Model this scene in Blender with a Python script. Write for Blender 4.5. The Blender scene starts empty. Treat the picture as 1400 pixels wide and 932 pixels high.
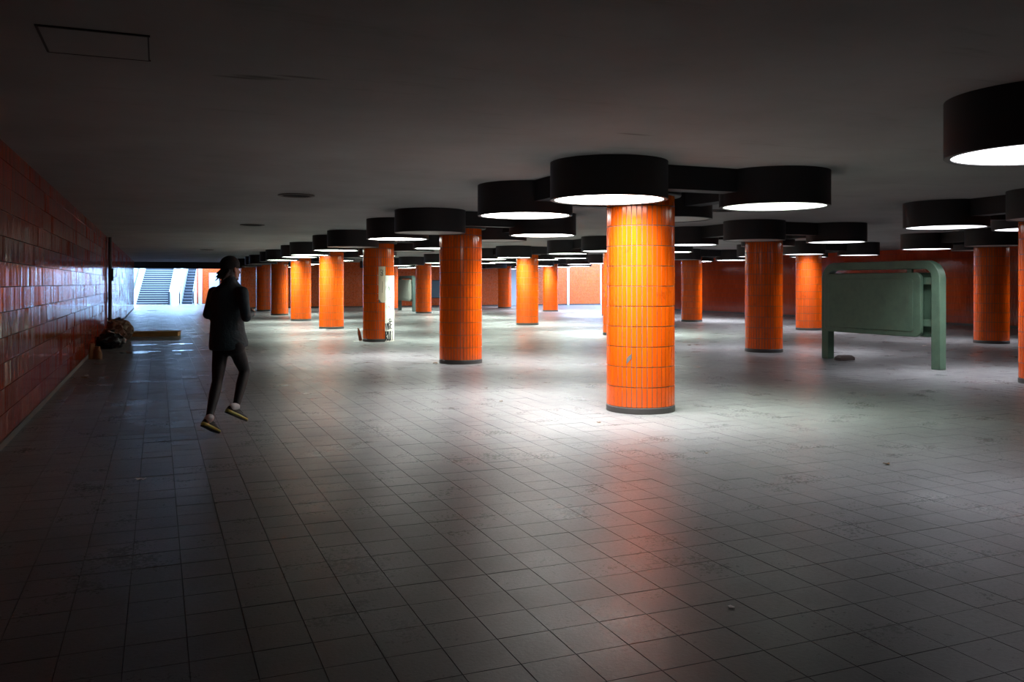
import bpy, bmesh, math, random
import numpy as np
from mathutils import Vector, Matrix

random.seed(7); rng = np.random.default_rng(7)
SC = bpy.context.scene
COL = SC.collection
R = math.radians

# ------------------------------------------------------------------ camera
EYE = 1.55
FPX = 1180.0                       # focal length in pixels of the 1400 wide frame
HEAD = math.atan2(484, FPX)        # camera looks this far clockwise of +Y
cd = bpy.data.cameras.new('camera'); cam = bpy.data.objects.new('camera', cd); COL.objects.link(cam)
cd.sensor_width = 36.0; cd.lens = FPX / 1400 * 36.0
cd.shift_y = -79 / 1400
cd.clip_end = 400
cam.location = (0, 0, EYE); cam.rotation_euler = (R(90), 0, -HEAD)
SC.camera = cam

# ------------------------------------------------------------------ sky, exposure
world = bpy.data.worlds.new('world'); SC.world = world; world.use_nodes = True
bg = world.node_tree.nodes['Background']
bg.inputs['Color'].default_value = (0.36, 0.61, 1.0, 1)      # cool overcast daylight over the stairwells
bg.inputs['Strength'].default_value = 18.0
LAMP = 13.0                        # glow of the lamp covers
LAMP_W = 134.0                    # watts of each lamp's downward light
LAMP_SPREAD = 122
vs = SC.view_settings
vs.view_transform = 'Standard'; vs.look = 'None'; vs.gamma = 1.0; vs.exposure = 0.0
vs.use_curve_mapping = False
cy = SC.cycles
cy.use_denoising = True; cy.max_bounces = 8; cy.diffuse_bounces = 5; cy.glossy_bounces = 4
cy.transmission_bounces = 4; cy.sample_clamp_indirect = 6.0; cy.use_light_tree = True
cy.caustics_reflective = False; cy.caustics_refractive = False

def portal(name, loc, sx, sy, rot=(0, 0, 0)):
    l = bpy.data.lights.new(name, 'AREA'); l.shape = 'RECTANGLE'; l.size = sx; l.size_y = sy
    o = bpy.data.objects.new(name, l); COL.objects.link(o); o.location = loc; o.rotation_euler = rot
    l.cycles.is_portal = True
    return o
portal('daylight_opening', (1.0, 72.6, 3.35), 11.6, 18.8)
portal('daylight_opening', (31.4, 50.85, 3.25), 12.4, 8.7)

# ------------------------------------------------------------------ layout constants
HC = 2.885                         # ceiling height
DZ = 2.474                         # underside of the drum lamps
WL = -1.36                         # left wall face
WR = 27.4                          # right wall face
UE = 55.2                          # far wall face
UB = -4.0                          # wall behind the camera
S_, C_ = math.sin(HEAD), math.cos(HEAD)
def at(px, py, z=0.0):
    """floor/ceiling point seen at a pixel, on the level z"""
    Z = FPX * (EYE - z) / (py - 387.0); X = (px - 700.0) * Z / FPX
    return Vector((X * C_ + Z * S_, -X * S_ + Z * C_, z))
def deep(px, py, Z):
    X = (px - 700.0) * Z / FPX
    return Vector((X * C_ + Z * S_, -X * S_ + Z * C_, EYE - (py - 387.0) * Z / FPX))

# ------------------------------------------------------------------ materials
def mat(name, color, rough=0.5, metal=0.0, spec=0.5, coat=0.0):
    m = bpy.data.materials.new(name); m.use_nodes = True
    b = m.node_tree.nodes['Principled BSDF']
    b.inputs['Base Color'].default_value = (*color, 1)
    b.inputs['Roughness'].default_value = rough
    b.inputs['Metallic'].default_value = metal
    b.inputs['Specular IOR Level'].default_value = spec
    b.inputs['Coat Weight'].default_value = coat
    return m
def N(m, t, **kw):
    n = m.node_tree.nodes.new(t)
    for k, v in kw.items():
        if hasattr(n, k): setattr(n, k, v)
    return n
def L(m, a, b): m.node_tree.links.new(a, b)
def bsdf(m): return m.node_tree.nodes['Principled BSDF']
def noise(m, scale, detail=4, rough=0.55, stretch=None, coord='Object'):
    tc = N(m, 'ShaderNodeTexCoord'); n = N(m, 'ShaderNodeTexNoise')
    n.inputs['Scale'].default_value = scale; n.inputs['Detail'].default_value = detail; n.inputs['Roughness'].default_value = rough
    if coord == 'World':
        src = N(m, 'ShaderNodeNewGeometry').outputs['Position']
    else:
        src = tc.outputs[coord]
    if stretch:
        mp = N(m, 'ShaderNodeMapping'); mp.inputs['Scale'].default_value = stretch
        L(m, src, mp.inputs['Vector']); src = mp.outputs['Vector']
    L(m, src, n.inputs['Vector'])
    return n.outputs['Fac']
def ramp(m, fac, stops):
    r = N(m, 'ShaderNodeValToRGB'); cr = r.color_ramp
    while len(cr.elements) < len(stops): cr.elements.new(0.5)
    for e, (p, c) in zip(cr.elements, stops):
        e.position = p; e.color = (*c, 1) if len(c) == 3 else c
    L(m, fac, r.inputs['Fac'])
    return r.outputs['Color']
def mixc(m, fac, a, b, mode='MIX'):
    x = N(m, 'ShaderNodeMix', data_type='RGBA', blend_type=mode)
    if isinstance(fac, (int, float)): x.inputs[0].default_value = fac
    else: L(m, fac, x.inputs[0])
    for s, v in ((x.inputs[6], a), (x.inputs[7], b)):
        if isinstance(v, tuple): s.default_value = (*v, 1)
        else: L(m, v, s)
    return x.outputs[2]
def bump(m, fac, strength=0.2, dist=0.01):
    b = N(m, 'ShaderNodeBump'); b.inputs['Strength'].default_value = strength; b.inputs['Distance'].default_value = dist
    L(m, fac, b.inputs['Height']); L(m, b.outputs['Normal'], bsdf(m).inputs['Normal'])
def maprange(m, fac, a, b, c, d):
    x = N(m, 'ShaderNodeMapRange')
    for i, v in enumerate((a, b, c, d)): x.inputs[i + 1].default_value = v
    L(m, fac, x.inputs[0])
    return x.outputs[0]
def tint(m):
    """a number for each tile: its face attribute plus the object's own"""
    a = N(m, 'ShaderNodeAttribute', attribute_name='tint'); o = N(m, 'ShaderNodeObjectInfo')
    s = N(m, 'ShaderNodeMath', operation='ADD'); f = N(m, 'ShaderNodeMath', operation='FRACT')
    L(m, a.outputs['Fac'], s.inputs[0]); L(m, o.outputs['Random'], s.inputs[1]); L(m, s.outputs[0], f.inputs[0])
    return f.outputs[0]

def tile_material(name, c0, c1, rough, dirt=(0.05, 0.015, 0.006), relief=True):
    m = mat(name, c0, rough)
    base = ramp(m, tint(m), [(0.0, c0), (0.6, c1), (1.0, tuple(x * 0.86 for x in c0))])
    d = noise(m, 3.0, 6, 0.7, coord='World')
    dm = maprange(m, d, 0.60, 0.78, 0.0, 0.6)
    L(m, mixc(m, dm, base, dirt), bsdf(m).inputs['Base Color'])
    L(m, maprange(m, noise(m, 14, 3, coord='World'), 0.3, 0.75, rough * 0.7, rough * 1.7), bsdf(m).inputs['Roughness'])
    if relief: bump(m, noise(m, 9, 2, coord='World'), 0.05, 0.01)
    return m
M = {}
M['tile'] = tile_material('orange_glazed_tile', (0.78, 0.108, 0.003), (0.68, 0.088, 0.003), 0.16)
M['walltile'] = tile_material('rust_red_wall_tile', (0.36, 0.042, 0.009), (0.30, 0.033, 0.008), 0.10, relief=False)
M['farwall'] = tile_material('far_wall_tile', (0.62, 0.105, 0.016), (0.54, 0.085, 0.013), 0.25, relief=False)
M['grout'] = mat('grey_grout', (0.11, 0.10, 0.09), 0.8)
M['darkgrout'] = mat('dark_grout', (0.05, 0.045, 0.045), 0.85)
M['plinth'] = mat('dark_stone_plinth', (0.05, 0.048, 0.045), 0.55)
# floor
m = M['floor'] = mat('worn_floor_tile', (0.3, 0.3, 0.3), 0.4, spec=0.11)
big = noise(m, 0.55, 5, 0.6, coord='World')
fine = noise(m, 38, 5, 0.7, coord='World')
c = ramp(m, big, [(0.30, (0.112, 0.117, 0.122)), (0.52, (0.160, 0.167, 0.173)), (0.72, (0.198, 0.206, 0.212))])
c = mixc(m, maprange(m, tint(m), 0, 1, 0.0, 0.22), c, (0.12, 0.118, 0.118))
c = mixc(m, maprange(m, fine, 0.45, 0.80, 0.0, 0.28), c, (0.08, 0.078, 0.076))
smear = noise(m, 0.9, 6, 0.65, (0.8, 0.25, 1), coord='World')
c = mixc(m, maprange(m, smear, 0.60, 0.85, 0.0, 0.18), c, (0.075, 0.072, 0.07))
L(m, c, bsdf(m).inputs['Base Color'])
r1 = maprange(m, noise(m, 1.6, 5, 0.65, coord='World'), 0.30, 0.70, 0.24, 0.38)
r2 = N(m, 'ShaderNodeMath', operation='ADD'); L(m, r1, r2.inputs[0]); L(m, maprange(m, fine, 0.3, 0.7, -0.05, 0.07), r2.inputs[1])
L(m, r2.outputs[0], bsdf(m).inputs['Roughness'])
bump(m, noise(m, 55, 4, 0.7, coord='World'), 0.35, 0.004)
M['joint'] = mat('floor_joint', (0.06, 0.059, 0.058), 0.8)
# ceiling
m = M['ceiling'] = mat('grey_ceiling_plaster', (0.3, 0.28, 0.26), 0.85)
c = ramp(m, noise(m, 0.5, 5, 0.6, coord='World'), [(0.3, (0.185, 0.18, 0.175)), (0.7, (0.26, 0.252, 0.243))])
c = mixc(m, maprange(m, noise(m, 2.0, 6, 0.7, (0.4, 2.5, 1), coord='World'), 0.58, 0.75, 0.0, 0.35), c, (0.09, 0.082, 0.075))
gp = N(m, 'ShaderNodeNewGeometry')
for (sx, sy, sz) in ((0.62, 5.80, 0.05), (0.50, 5.86, 0.03), (0.86, 5.70, 0.03), (3.95, 6.75, 0.03)):   # dirty water marks
    mp = N(m, 'ShaderNodeMapping'); mp.inputs['Location'].default_value = (-sx / 0.2, -sy / sz, 0); mp.inputs['Scale'].default_value = (5, 1 / sz, 0)
    L(m, gp.outputs['Position'], mp.inputs['Vector'])
    ln = N(m, 'ShaderNodeVectorMath', operation='LENGTH'); L(m, mp.outputs['Vector'], ln.inputs[0])
    c = mixc(m, maprange(m, ln.outputs['Value'], 0.35, 1.1, 0.75, 0.0), c, (0.05, 0.045, 0.04))
L(m, c, bsdf(m).inputs['Base Color'])
bump(m, noise(m, 30, 4, coord='World'), 0.15, 0.004)
M['black'] = mat('black_painted_steel', (0.006, 0.006, 0.008), 0.55)
M['rim'] = mat('dark_rim', (0.05, 0.045, 0.042), 0.5)
M['vent'] = mat('ceiling_vent_brown', (0.05, 0.035, 0.03), 0.6)
M['seam'] = mat('dark_seam', (0.02, 0.02, 0.022), 0.8)
M['white'] = mat('white_enamel', (0.62, 0.63, 0.66), 0.4)
M['concrete'] = mat('pale_concrete', (0.55, 0.55, 0.56), 0.8)
M['pilaster'] = mat('pale_metal_strip', (0.62, 0.63, 0.66), 0.4)
M['bluepanel'] = mat('blue_grey_panel', (0.09, 0.15, 0.19), 0.5)
M['palepanel'] = mat('pale_blue_panel', (0.45, 0.55, 0.68), 0.35)
M['pipe'] = mat('dark_downpipe', (0.03, 0.03, 0.035), 0.45)
m = M['green'] = mat('green_enamelled_metal', (0.13, 0.21, 0.15), 0.42)
gd = noise(m, 4, 6, 0.7)
c = ramp(m, gd, [(0.3, (0.055, 0.105, 0.07)), (0.6, (0.08, 0.145, 0.095))])
c = mixc(m, maprange(m, noise(m, 18, 5, 0.75), 0.62, 0.8, 0, 0.6), c, (0.05, 0.075, 0.06))
L(m, c, bsdf(m).inputs['Base Color']); L(m, maprange(m, gd, 0.3, 0.7, 0.3, 0.55), bsdf(m).inputs['Roughness'])
M['greygreen'] = mat('grey_green_panel', (0.22, 0.23, 0.20), 0.55)
M['darkgreen'] = mat('dark_green_frame', (0.035, 0.06, 0.055), 0.5)
m = M['plaster'] = mat('bare_white_plaster', (0.72, 0.69, 0.64), 0.85)
L(m, ramp(m, noise(m, 7, 6, 0.7, coord='World'), [(0.3, (0.60, 0.56, 0.50)), (0.6, (0.78, 0.76, 0.72))]), bsdf(m).inputs['Base Color'])
M['plaster2'] = mat('old_cream_plaster', (0.60, 0.50, 0.36), 0.85)
M['ink'] = mat('black_marker', (0.01, 0.01, 0.012), 0.6)
M['greenink'] = mat('green_marker', (0.06, 0.16, 0.10), 0.6)
M['blueink'] = mat('blue_marker', (0.10, 0.16, 0.55), 0.6)
M['redink'] = mat('red_marker', (0.50, 0.10, 0.08), 0.6)
m = M['card'] = mat('brown_cardboard', (0.30, 0.16, 0.045), 0.8)
L(m, ramp(m, noise(m, 6, 5, 0.6), [(0.3, (0.24, 0.125, 0.035)), (0.7, (0.36, 0.20, 0.06))]), bsdf(m).inputs['Base Color'])
M['bag'] = mat('black_plastic_bag', (0.012, 0.012, 0.014), 0.32)
M['cloth'] = mat('grubby_cloth', (0.22, 0.15, 0.11), 0.9)
M['paperbag'] = mat('brown_paper', (0.27, 0.15, 0.07), 0.85)
M['leaf'] = mat('dry_leaf', (0.14, 0.075, 0.03), 0.9)
M['paper'] = mat('white_paper', (0.6, 0.6, 0.58), 0.8)
M['stone'] = mat('dark_brown_stone', (0.06, 0.045, 0.04), 0.8)
M['water'] = mat('water', (0.02, 0.024, 0.03), 0.16, spec=0.4)
M['step'] = mat('dark_stair_stone', (0.022, 0.028, 0.036), 0.6)
M['stepnose'] = mat('pale_step_edge', (0.42, 0.43, 0.45), 0.5)
M['escstep'] = mat('grooved_escalator_step', (0.03, 0.035, 0.045), 0.5, 0.2)
M['rubber'] = mat('black_rubber', (0.012, 0.012, 0.013), 0.5)
# person
M['skin'] = mat('skin', (0.42, 0.22, 0.15), 0.5)
M['jacket'] = mat('dark_teal_jacket', (0.018, 0.042, 0.056), 0.6)
bump(M['jacket'], noise(M['jacket'], 9, 4, 0.6), 0.5, 0.03)
M['tights'] = mat('black_tights', (0.006, 0.006, 0.009), 0.6)
M['cap'] = mat('black_knit_cap', (0.010, 0.010, 0.012), 0.85)
M['hair'] = mat('dark_hair', (0.012, 0.009, 0.007), 0.6)
M['sock'] = mat('white_sock', (0.75, 0.74, 0.76), 0.9)
M['shoe'] = mat('dark_shoe_mesh', (0.014, 0.015, 0.016), 0.7)
M['midsole'] = mat('yellow_green_midsole', (0.46, 0.43, 0.10), 0.5)

def emitter(name, color, strength):
    m = bpy.data.materials.new(name); m.use_nodes = True
    nt = m.node_tree; nt.nodes.remove(nt.nodes['Principled BSDF'])
    e = nt.nodes.new('ShaderNodeEmission'); e.inputs['Color'].default_value = (*color, 1); e.inputs['Strength'].default_value = strength
    nt.links.new(e.outputs[0], nt.nodes['Material Output'].inputs['Surface'])
    return m
M['lamp_neutral'] = emitter('lamp_neutral', (1.0, 0.965, 0.92), LAMP)
M['lamp_green'] = emitter('lamp_greenish', (0.86, 1.0, 0.86), LAMP)
M['lamp_cool'] = emitter('lamp_cool', (0.93, 0.93, 1.0), LAMP)
M['lamp_dim'] = emitter('lamp_ageing_tube', (0.90, 1.0, 0.90), LAMP * 0.22)
M['lamp_dimcool'] = emitter('lamp_ageing_cool_tube', (0.93, 0.93, 1.0), LAMP * 0.25)
M['lamp_off'] = mat('unlit_diffuser', (0.34, 0.31, 0.28), 0.45)

# ------------------------------------------------------------------ mesh helpers
class MB:
    def __init__(s): s.v = []; s.f = []
    def add(s, vs, fs):
        o = len(s.v); s.v += [tuple(x) for x in vs]; s.f += [tuple(i + o for i in q) for q in fs]; return s
    def box(s, a, b):
        (x0, y0, z0), (x1, y1, z1) = a, b
        return s.add([(x0, y0, z0), (x1, y0, z0), (x1, y1, z0), (x0, y1, z0), (x0, y0, z1), (x1, y0, z1), (x1, y1, z1), (x0, y1, z1)],
                     [(0, 3, 2, 1), (4, 5, 6, 7), (0, 1, 5, 4), (1, 2, 6, 5), (2, 3, 7, 6), (3, 0, 4, 7)])
    def lathe(s, prof, n=48, c=(0, 0), close=False):
        vs = []; fs = []
        for r, z in prof:
            for i in range(n):
                a = 2 * math.pi * i / n; vs.append((c[0] + r * math.cos(a), c[1] + r * math.sin(a), z))
        k = len(prof)
        for j in range(k - 1):
            for i in range(n):
                fs.append((j * n + i, j * n + (i + 1) % n, (j + 1) * n + (i + 1) % n, (j + 1) * n + i))
        if close:
            fs.append(tuple(range(n - 1, -1, -1))); fs.append(tuple((k - 1) * n + i for i in range(n)))
        return s.add(vs, fs)
    def prism(s, poly, axis, lo, hi):
        """poly: 2D points; axis 'x','y','z' is the extrusion direction"""
        def p3(a, b, t):
            return {'x': (t, a, b), 'y': (a, t, b), 'z': (a, b, t)}[axis]
        n = len(poly)
        vs = [p3(a, b, lo) for a, b in poly] + [p3(a, b, hi) for a, b in poly]
        fs = [tuple(range(n - 1, -1, -1)), tuple(range(n, 2 * n))] + [(i, (i + 1) % n, n + (i + 1) % n, n + i) for i in range(n)]
        return s.add(vs, fs)
    def capsule(s, a, b, ra, rb, n=14, rings=5):
        a, b = Vector(a), Vector(b); d = (b - a)
        ln = d.length; d = d / ln if ln > 1e-6 else Vector((0, 0, 1))
        q = d.to_track_quat('Z', 'Y'); prof = []
        for i in range(rings + 1):
            t = math.pi / 2 * i / rings; prof.append((ra * math.sin(t), -ra * math.cos(t)))
        for i in range(rings + 1):
            t = math.pi / 2 * i / rings; prof.append((rb * math.cos(t), ln + rb * math.sin(t)))
        vs = []; fs = []
        for r, z in prof:
            r = max(r, 1e-4)
            for i in range(n):
                an = 2 * math.pi * i / n; vs.append(a + q @ Vector((r * math.cos(an), r * math.sin(an), z)))
        for j in range(len(prof) - 1):
            for i in range(n): fs.append((j * n + i, j * n + (i + 1) % n, (j + 1) * n + (i + 1) % n, (j + 1) * n + i))
        fs.append(tuple(range(n - 1, -1, -1))); fs.append(tuple((len(prof) - 1) * n + i for i in range(n)))
        return s.add(vs, fs)
    def ellipsoid(s, c, r, rot=None, n=20, k=12):
        rot = rot or Matrix.Identity(3); c = Vector(c); vs = []; fs = []
        for j in range(1, k):
            t = math.pi * j / k
            for i in range(n):
                an = 2 * math.pi * i / n
                vs.append(c + rot @ Vector((r[0] * math.sin(t) * math.cos(an), r[1] * math.sin(t) * math.sin(an), -r[2] * math.cos(t))))
        top = len(vs); vs.append(c + rot @ Vector((0, 0, -r[2]))); vs.append(c + rot @ Vector((0, 0, r[2])))
        for j in range(k - 2):
            for i in range(n): fs.append((j * n + i, j * n + (i + 1) % n, (j + 1) * n + (i + 1) % n, (j + 1) * n + i))
        for i in range(n):
            fs.append((top, (i + 1) % n, i)); fs.append((top + 1, (k - 2) * n + i, (k - 2) * n + (i + 1) % n))
        return s.add(vs, fs)
    def loft(s, rings):
        n = len(rings[0]); vs = [p for r in rings for p in r]; fs = []
        for j in range(len(rings) - 1):
            for i in range(n): fs.append((j * n + i, j * n + (i + 1) % n, (j + 1) * n + (i + 1) % n, (j + 1) * n + i))
        fs.append(tuple(range(n - 1, -1, -1))); fs.append(tuple((len(rings) - 1) * n + i for i in range(n)))
        return s.add(vs, fs)
    def mesh(s, name, material, smooth=False):
        me = bpy.data.meshes.new(name); me.from_pydata(s.v, [], s.f); me.update()
        bm = bmesh.new(); bm.from_mesh(me); bmesh.ops.recalc_face_normals(bm, faces=bm.faces[:]); bm.to_mesh(me); bm.free()
        if material: me.materials.append(M[material])
        if smooth: me.polygons.foreach_set('use_smooth', [True] * len(me.polygons))
        return me
    def build(s, name, material, parent=None, smooth=False, bevel=0.0):
        o = link(name, s.mesh(name, material, smooth), parent)
        if bevel:
            b = o.modifiers.new('bevel', 'BEVEL'); b.width = bevel; b.segments = 2; b.limit_method = 'ANGLE'; b.angle_limit = R(35)
        return o

def link(name, data, parent=None):
    o = bpy.data.objects.new(name, data); COL.objects.link(o)
    if parent is not None: o.parent = parent
    return o
def tag(o, label=None, cat=None, group=None, kind=None):
    if label: o['label'] = label
    if cat: o['category'] = cat
    if group: o['group'] = group
    if kind: o['kind'] = kind
    return o
def empty(name, loc=(0, 0, 0), rz=0.0):
    o = bpy.data.objects.new(name, None); COL.objects.link(o); o.location = loc; o.rotation_euler = (0, 0, rz); o.empty_display_size = 0.2
    return o
def smooth_by_angle(me, ang=35):
    me.polygons.foreach_set('use_smooth', [True] * len(me.polygons))
    try: me.set_sharp_from_angle(angle=R(ang))
    except Exception: pass

def tiles_mesh(name, cen, au, av, an, w, h, t, bev, tilt, material, seed=1, tilts=None):
    """many chamfered tiles as one mesh: centres (N,3), axes (N,3) along width, height and outward normal"""
    rg = np.random.default_rng(seed)
    cen = np.asarray(cen, float); n = len(cen)
    au = np.broadcast_to(np.asarray(au, float), (n, 3)); av = np.broadcast_to(np.asarray(av, float), (n, 3)); an = np.broadcast_to(np.asarray(an, float), (n, 3))
    tx = rg.normal(0, tilt[0], n); ty = rg.normal(0, tilt[1], n); tz = rg.normal(0, tilt[2], n)
    if tilts is not None: tx = tx + tilts[0]; ty = ty + tilts[1]
    out = []
    for (sx, sy, top) in ((-1, -1, 0), (1, -1, 0), (1, 1, 0), (-1, 1, 0), (-1, -1, 1), (1, -1, 1), (1, 1, 1), (-1, 1, 1)):
        b = bev if top else 0.0
        x = sx * (w / 2 - b); y = sy * (h / 2 - b)
        z = (t + tz + x * tx + y * ty) if top else np.zeros(n)
        out.append(cen + au * x + av * y + an * z[:, None])
    V = np.stack(out, 1).reshape(-1, 3)
    base = np.array([(4, 5, 6, 7), (0, 1, 5, 4), (1, 2, 6, 5), (2, 3, 7, 6), (3, 0, 4, 7)])
    F = (np.arange(n)[:, None, None] * 8 + base[None]).reshape(-1, 4)
    me = bpy.data.meshes.new(name)
    me.vertices.add(len(V)); me.vertices.foreach_set('co', V.ravel())
    me.loops.add(F.size); me.loops.foreach_set('vertex_index', F.ravel())
    me.polygons.add(len(F)); me.polygons.foreach_set('loop_start', np.arange(len(F)) * 4)
    me.update(calc_edges=True)
    me.polygons.foreach_set('use_smooth', np.zeros(len(F), dtype=bool))
    a = me.attributes.new('tint', 'FLOAT', 'FACE'); a.data.foreach_set('value', np.repeat(rg.random(n), 5))
    me.materials.append(M[material])
    return me

# ------------------------------------------------------------------ floor
floor = tag(MB().box((-3.6, UB, -0.12), (38.0, 66.98, -0.005)).build('floor', 'joint'), kind='structure')
TP, TU = 0.25, 0.2673
p_lines = 0.3674 + TP * np.arange(-16, 150); u_lines = 4.306 + TU * np.arange(-31, 236)
near, rest = [], []
for i in p_lines:
    for j in u_lines:
        cp, cu = i + TP / 2, j + TU / 2
        if cp < -3.5 or cp > 37.9 or cu > 66.8: continue
        if cp < WL + 0.02 and cu < 57.2: continue
        if cp > WR and cu < 45: continue
        if cu > UE and cp > 4.7: continue
        Z = cp * S_ + cu * C_; X = cp * C_ - cu * S_
        vis = Z > 1 and abs(X) * FPX / Z < 715 and 387 + FPX * EYE / Z < 945
        (near if vis else rest).append((Z, cp, cu))
near.sort()
rest += near[300:]; near = near[:300]
var = [tiles_mesh('floor_tile', [(0, 0, -0.006)], (1, 0, 0), (0, 1, 0), (0, 0, 1), TP - 0.0030, TU - 0.0030, 0.006, 0.0007, (0.0016, 0.0016, 0.0004), 'floor', 40 + k) for k in range(9)]
for (Z, cp, cu) in near:
    o = link('floor_tile', var[random.randrange(9)], floor); o.location = (cp, cu, 0)
rest = np.array([(a, b, -0.006) for _, a, b in rest])
tag(link('tile_field', tiles_mesh('tile_field', rest, (1, 0, 0), (0, 1, 0), (0, 0, 1), TP - 0.0030, TU - 0.0030, 0.006, 0.0007, (0.0016, 0.0016, 0.0004), 'floor', 3), floor), kind='stuff')

# ------------------------------------------------------------------ ceiling
ceil = MB()
ceil.box((WL - 0.3, UB, HC), (WR + 0.3, 46.5, HC + 0.3)); ceil.box((WL - 0.3, 46.5, HC), (25.2, UE + 0.3, HC + 0.3))
ceil.box((WL - 0.3, UE + 0.3, HC), (5.0, 62.5, HC + 0.3))
ceil.box((-3.7, 56.6, HC), (WL - 0.3, 62.5, HC + 0.3))
ceil.box((WR + 0.3, 44.6, HC), (38.0, 46.5, HC + 0.3))
ceiling = tag(ceil.build('ceiling', 'ceiling'), kind='structure')
beam = tag(MB().box((-3.6, 58.2, 2.475), (4.95, 58.9, HC)).build('trim_1', 'seam'), kind='structure')

# ------------------------------------------------------------------ walls
PL, TH, TW = 0.075, 0.24, 0.06
def tiled_wall(name, org, du, length, nrm, mtile, tilt, plinth=True, tw=TW, top=HC, mgrout='darkgrout', seed=5, wave=0.0):
    """org: floor corner; du: unit direction along the wall; nrm: outward normal (into the hall)"""
    du = Vector((*du, 0)); nrm = Vector((*nrm, 0)); o = Vector((*org, 0))
    b = MB(); a0 = o - nrm * 0.32; q = [a0, a0 + du * length, o + du * length, o]
    vs_ = [v for v in q] + [v + Vector((0, 0, top)) for v in q]
    b.add(vs_, [(0, 3, 2, 1), (4, 5, 6, 7), (0, 1, 5, 4), (1, 2, 6, 5), (2, 3, 7, 6), (3, 0, 4, 7)])
    w = tag(b.build(name, mgrout), kind='structure')
    cs = []; wt = []; wr = []; rg_ = np.random.default_rng(seed + 50)
    kn = [[rg_.normal(0, 1, int(length / b_) + 3) for b_ in (0.06, 0.18, 0.42)] for _ in range(16)]; kr = rg_.normal(0, 1, 16)
    for k in range(int((top - PL) / TH) + 1):
        z = PL + TH * (k + 0.5)
        if z + TH / 2 > top + 0.08: break
        for i in range(int(length / tw)):
            c = o + du * (tw * (i + 0.5)); cs.append((c.x, c.y, z)); wt.append(wave * sum(w_ * kn[k][j_][int(tw * i / b_ + 1e-6)] for j_, (b_, w_) in enumerate(((0.06, 0.8), (0.18, 0.6), (0.42, 0.45))))); wr.append(kr[k] * wave * 0.12)
    t = tag(link('wall_tile_field', tiles_mesh('wall_tile_field', cs, tuple(du), (0, 0, 1), tuple(nrm), tw - 0.004, TH - 0.005, 0.009, 0.002, tilt, mtile, seed, (np.array(wt), np.array(wr))), w), kind='stuff')
    if plinth:
        p = MB(); q2 = [o, o + du * length, o + du * length + nrm * 0.018, o + nrm * 0.018]
        p.add(q2 + [v + Vector((0, 0, PL - 0.004)) for v in q2], [(0, 3, 2, 1), (4, 5, 6, 7), (0, 1, 5, 4), (1, 2, 6, 5), (2, 3, 7, 6), (3, 0, 4, 7)])
        tag(p.build('baseboard_' + name.split('_')[1], 'plinth'), kind='structure')
    return w
tiled_wall('wall_left', (WL, UB), (0, 1), 57.3 - UB, (1, 0), 'walltile', (0.007, 0.0012, 0.0003), seed=11, wave=0.016)
tiled_wall('wall_right', (WR, UB), (0, 1), 45 - UB, (-1, 0), 'walltile', (0.006, 0.001, 0.0004), seed=12)
tiled_wall('wall_far', (4.7, UE), (1, 0), 33.3, (0, -1), 'farwall', (0.004, 0.001, 0.0003), tw=0.12, seed=13)
tag(MB().box((WL - 0.3, UB - 0.3, -0.1), (WR + 0.3, UB, HC + 0.3)).build('wall_back', 'walltile'), kind='structure')
# side of the corridor behind the far wall, and the exit court at the far right
tag(MB().box((4.7, UE + 0.32, -0.1), (5.0, 67.0, 3.5)).build('wall_corridor', 'farwall'), kind='structure')
tag(MB().box((WR, 44.7, -0.1), (38.0, 45.0, 3.5)).build('wall_court', 'concrete'), kind='structure')
tag(MB().box((37.6, 45.0, -0.1), (37.9, UE, 3.5)).build('wall_court_side', 'concrete'), kind='structure')
tag(MB().box((4.7, UE + 0.32, HC + 0.3), (38.0, UE + 0.6, 3.5)).build('wall_court_top', 'concrete'), kind='structure')
# stairwell shell
tag(MB().box((-3.9, 57.0, -0.1), (-3.6, 82.4, 3.5)).build('wall_stairwell', 'white'), kind='structure')
tag(MB().box((-3.9, 57.0, -0.1), (WL - 0.32, 57.3, HC)).build('wall_return', 'concrete'), kind='structure')
tag(MB().box((6.7, 67.0, -0.1), (7.0, 82.4, 3.5)).build('wall_stairwell_side', 'white'), kind='structure')
# pale pilasters on the far wall
for (px, w, nm) in ((776.5, 0.16, 1), (823, 0.30, 2), (352, 0.16, 3), (697, 0.9, 4)):
    tan = (px - 700) / FPX; X_over_Z = tan
    # intersect the view ray with the plane u = UE
    p = UE * (X_over_Z * C_ + S_) / (C_ - X_over_Z * S_)
    tag(MB().box((p - w / 2, UE - 0.06, 0), (p + w / 2, UE + 0.01, HC)).build('trim_%d' % (nm + 1), 'pilaster', bevel=0.01), kind='structure')

# ------------------------------------------------------------------ columns
RC = 0.407
NT = 42
COLS = {}
ROWP = {'A': 5.475, 'B': 12.75, 'C': 20.0}
U0, DU = 9.196, 6.795
for r_ in 'ABC':
    for n in range(-1, 7):
        COLS[r_, n] = (ROWP[r_], U0 + DU * n)
for k in (('B', -1), ('C', -1), ('C', 0)): COLS.pop(k)
def tile_ring(skip=None, rot=0.0):
    cs, au, an = [], [], []
    for k in range(11):
        z = PL + TH * (k + 0.5)
        for i in range(NT):
            a = rot + 2 * math.pi * (i + 0.5) / NT
            if skip and skip(a, z): continue
            cs.append((RC * math.cos(a), RC * math.sin(a), z)); an.append((math.cos(a), math.sin(a), 0)); au.append((-math.sin(a), math.cos(a), 0))
    return np.array(cs), np.array(au), np.array(an)
TWC = 2 * math.pi * RC / NT - 0.0080
def ring_mesh(seed, skip=None, only=None):
    cs, au, an = tile_ring(skip)
    return tiles_mesh('tile_cladding', cs, au, (0, 0, 1), an, TWC, TH - 0.0085, 0.006, 0.0016, (0.016, 0.003, 0.0003), 'tile', seed)
claddings = [ring_mesh(60 + k) for k in range(4)]
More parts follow.
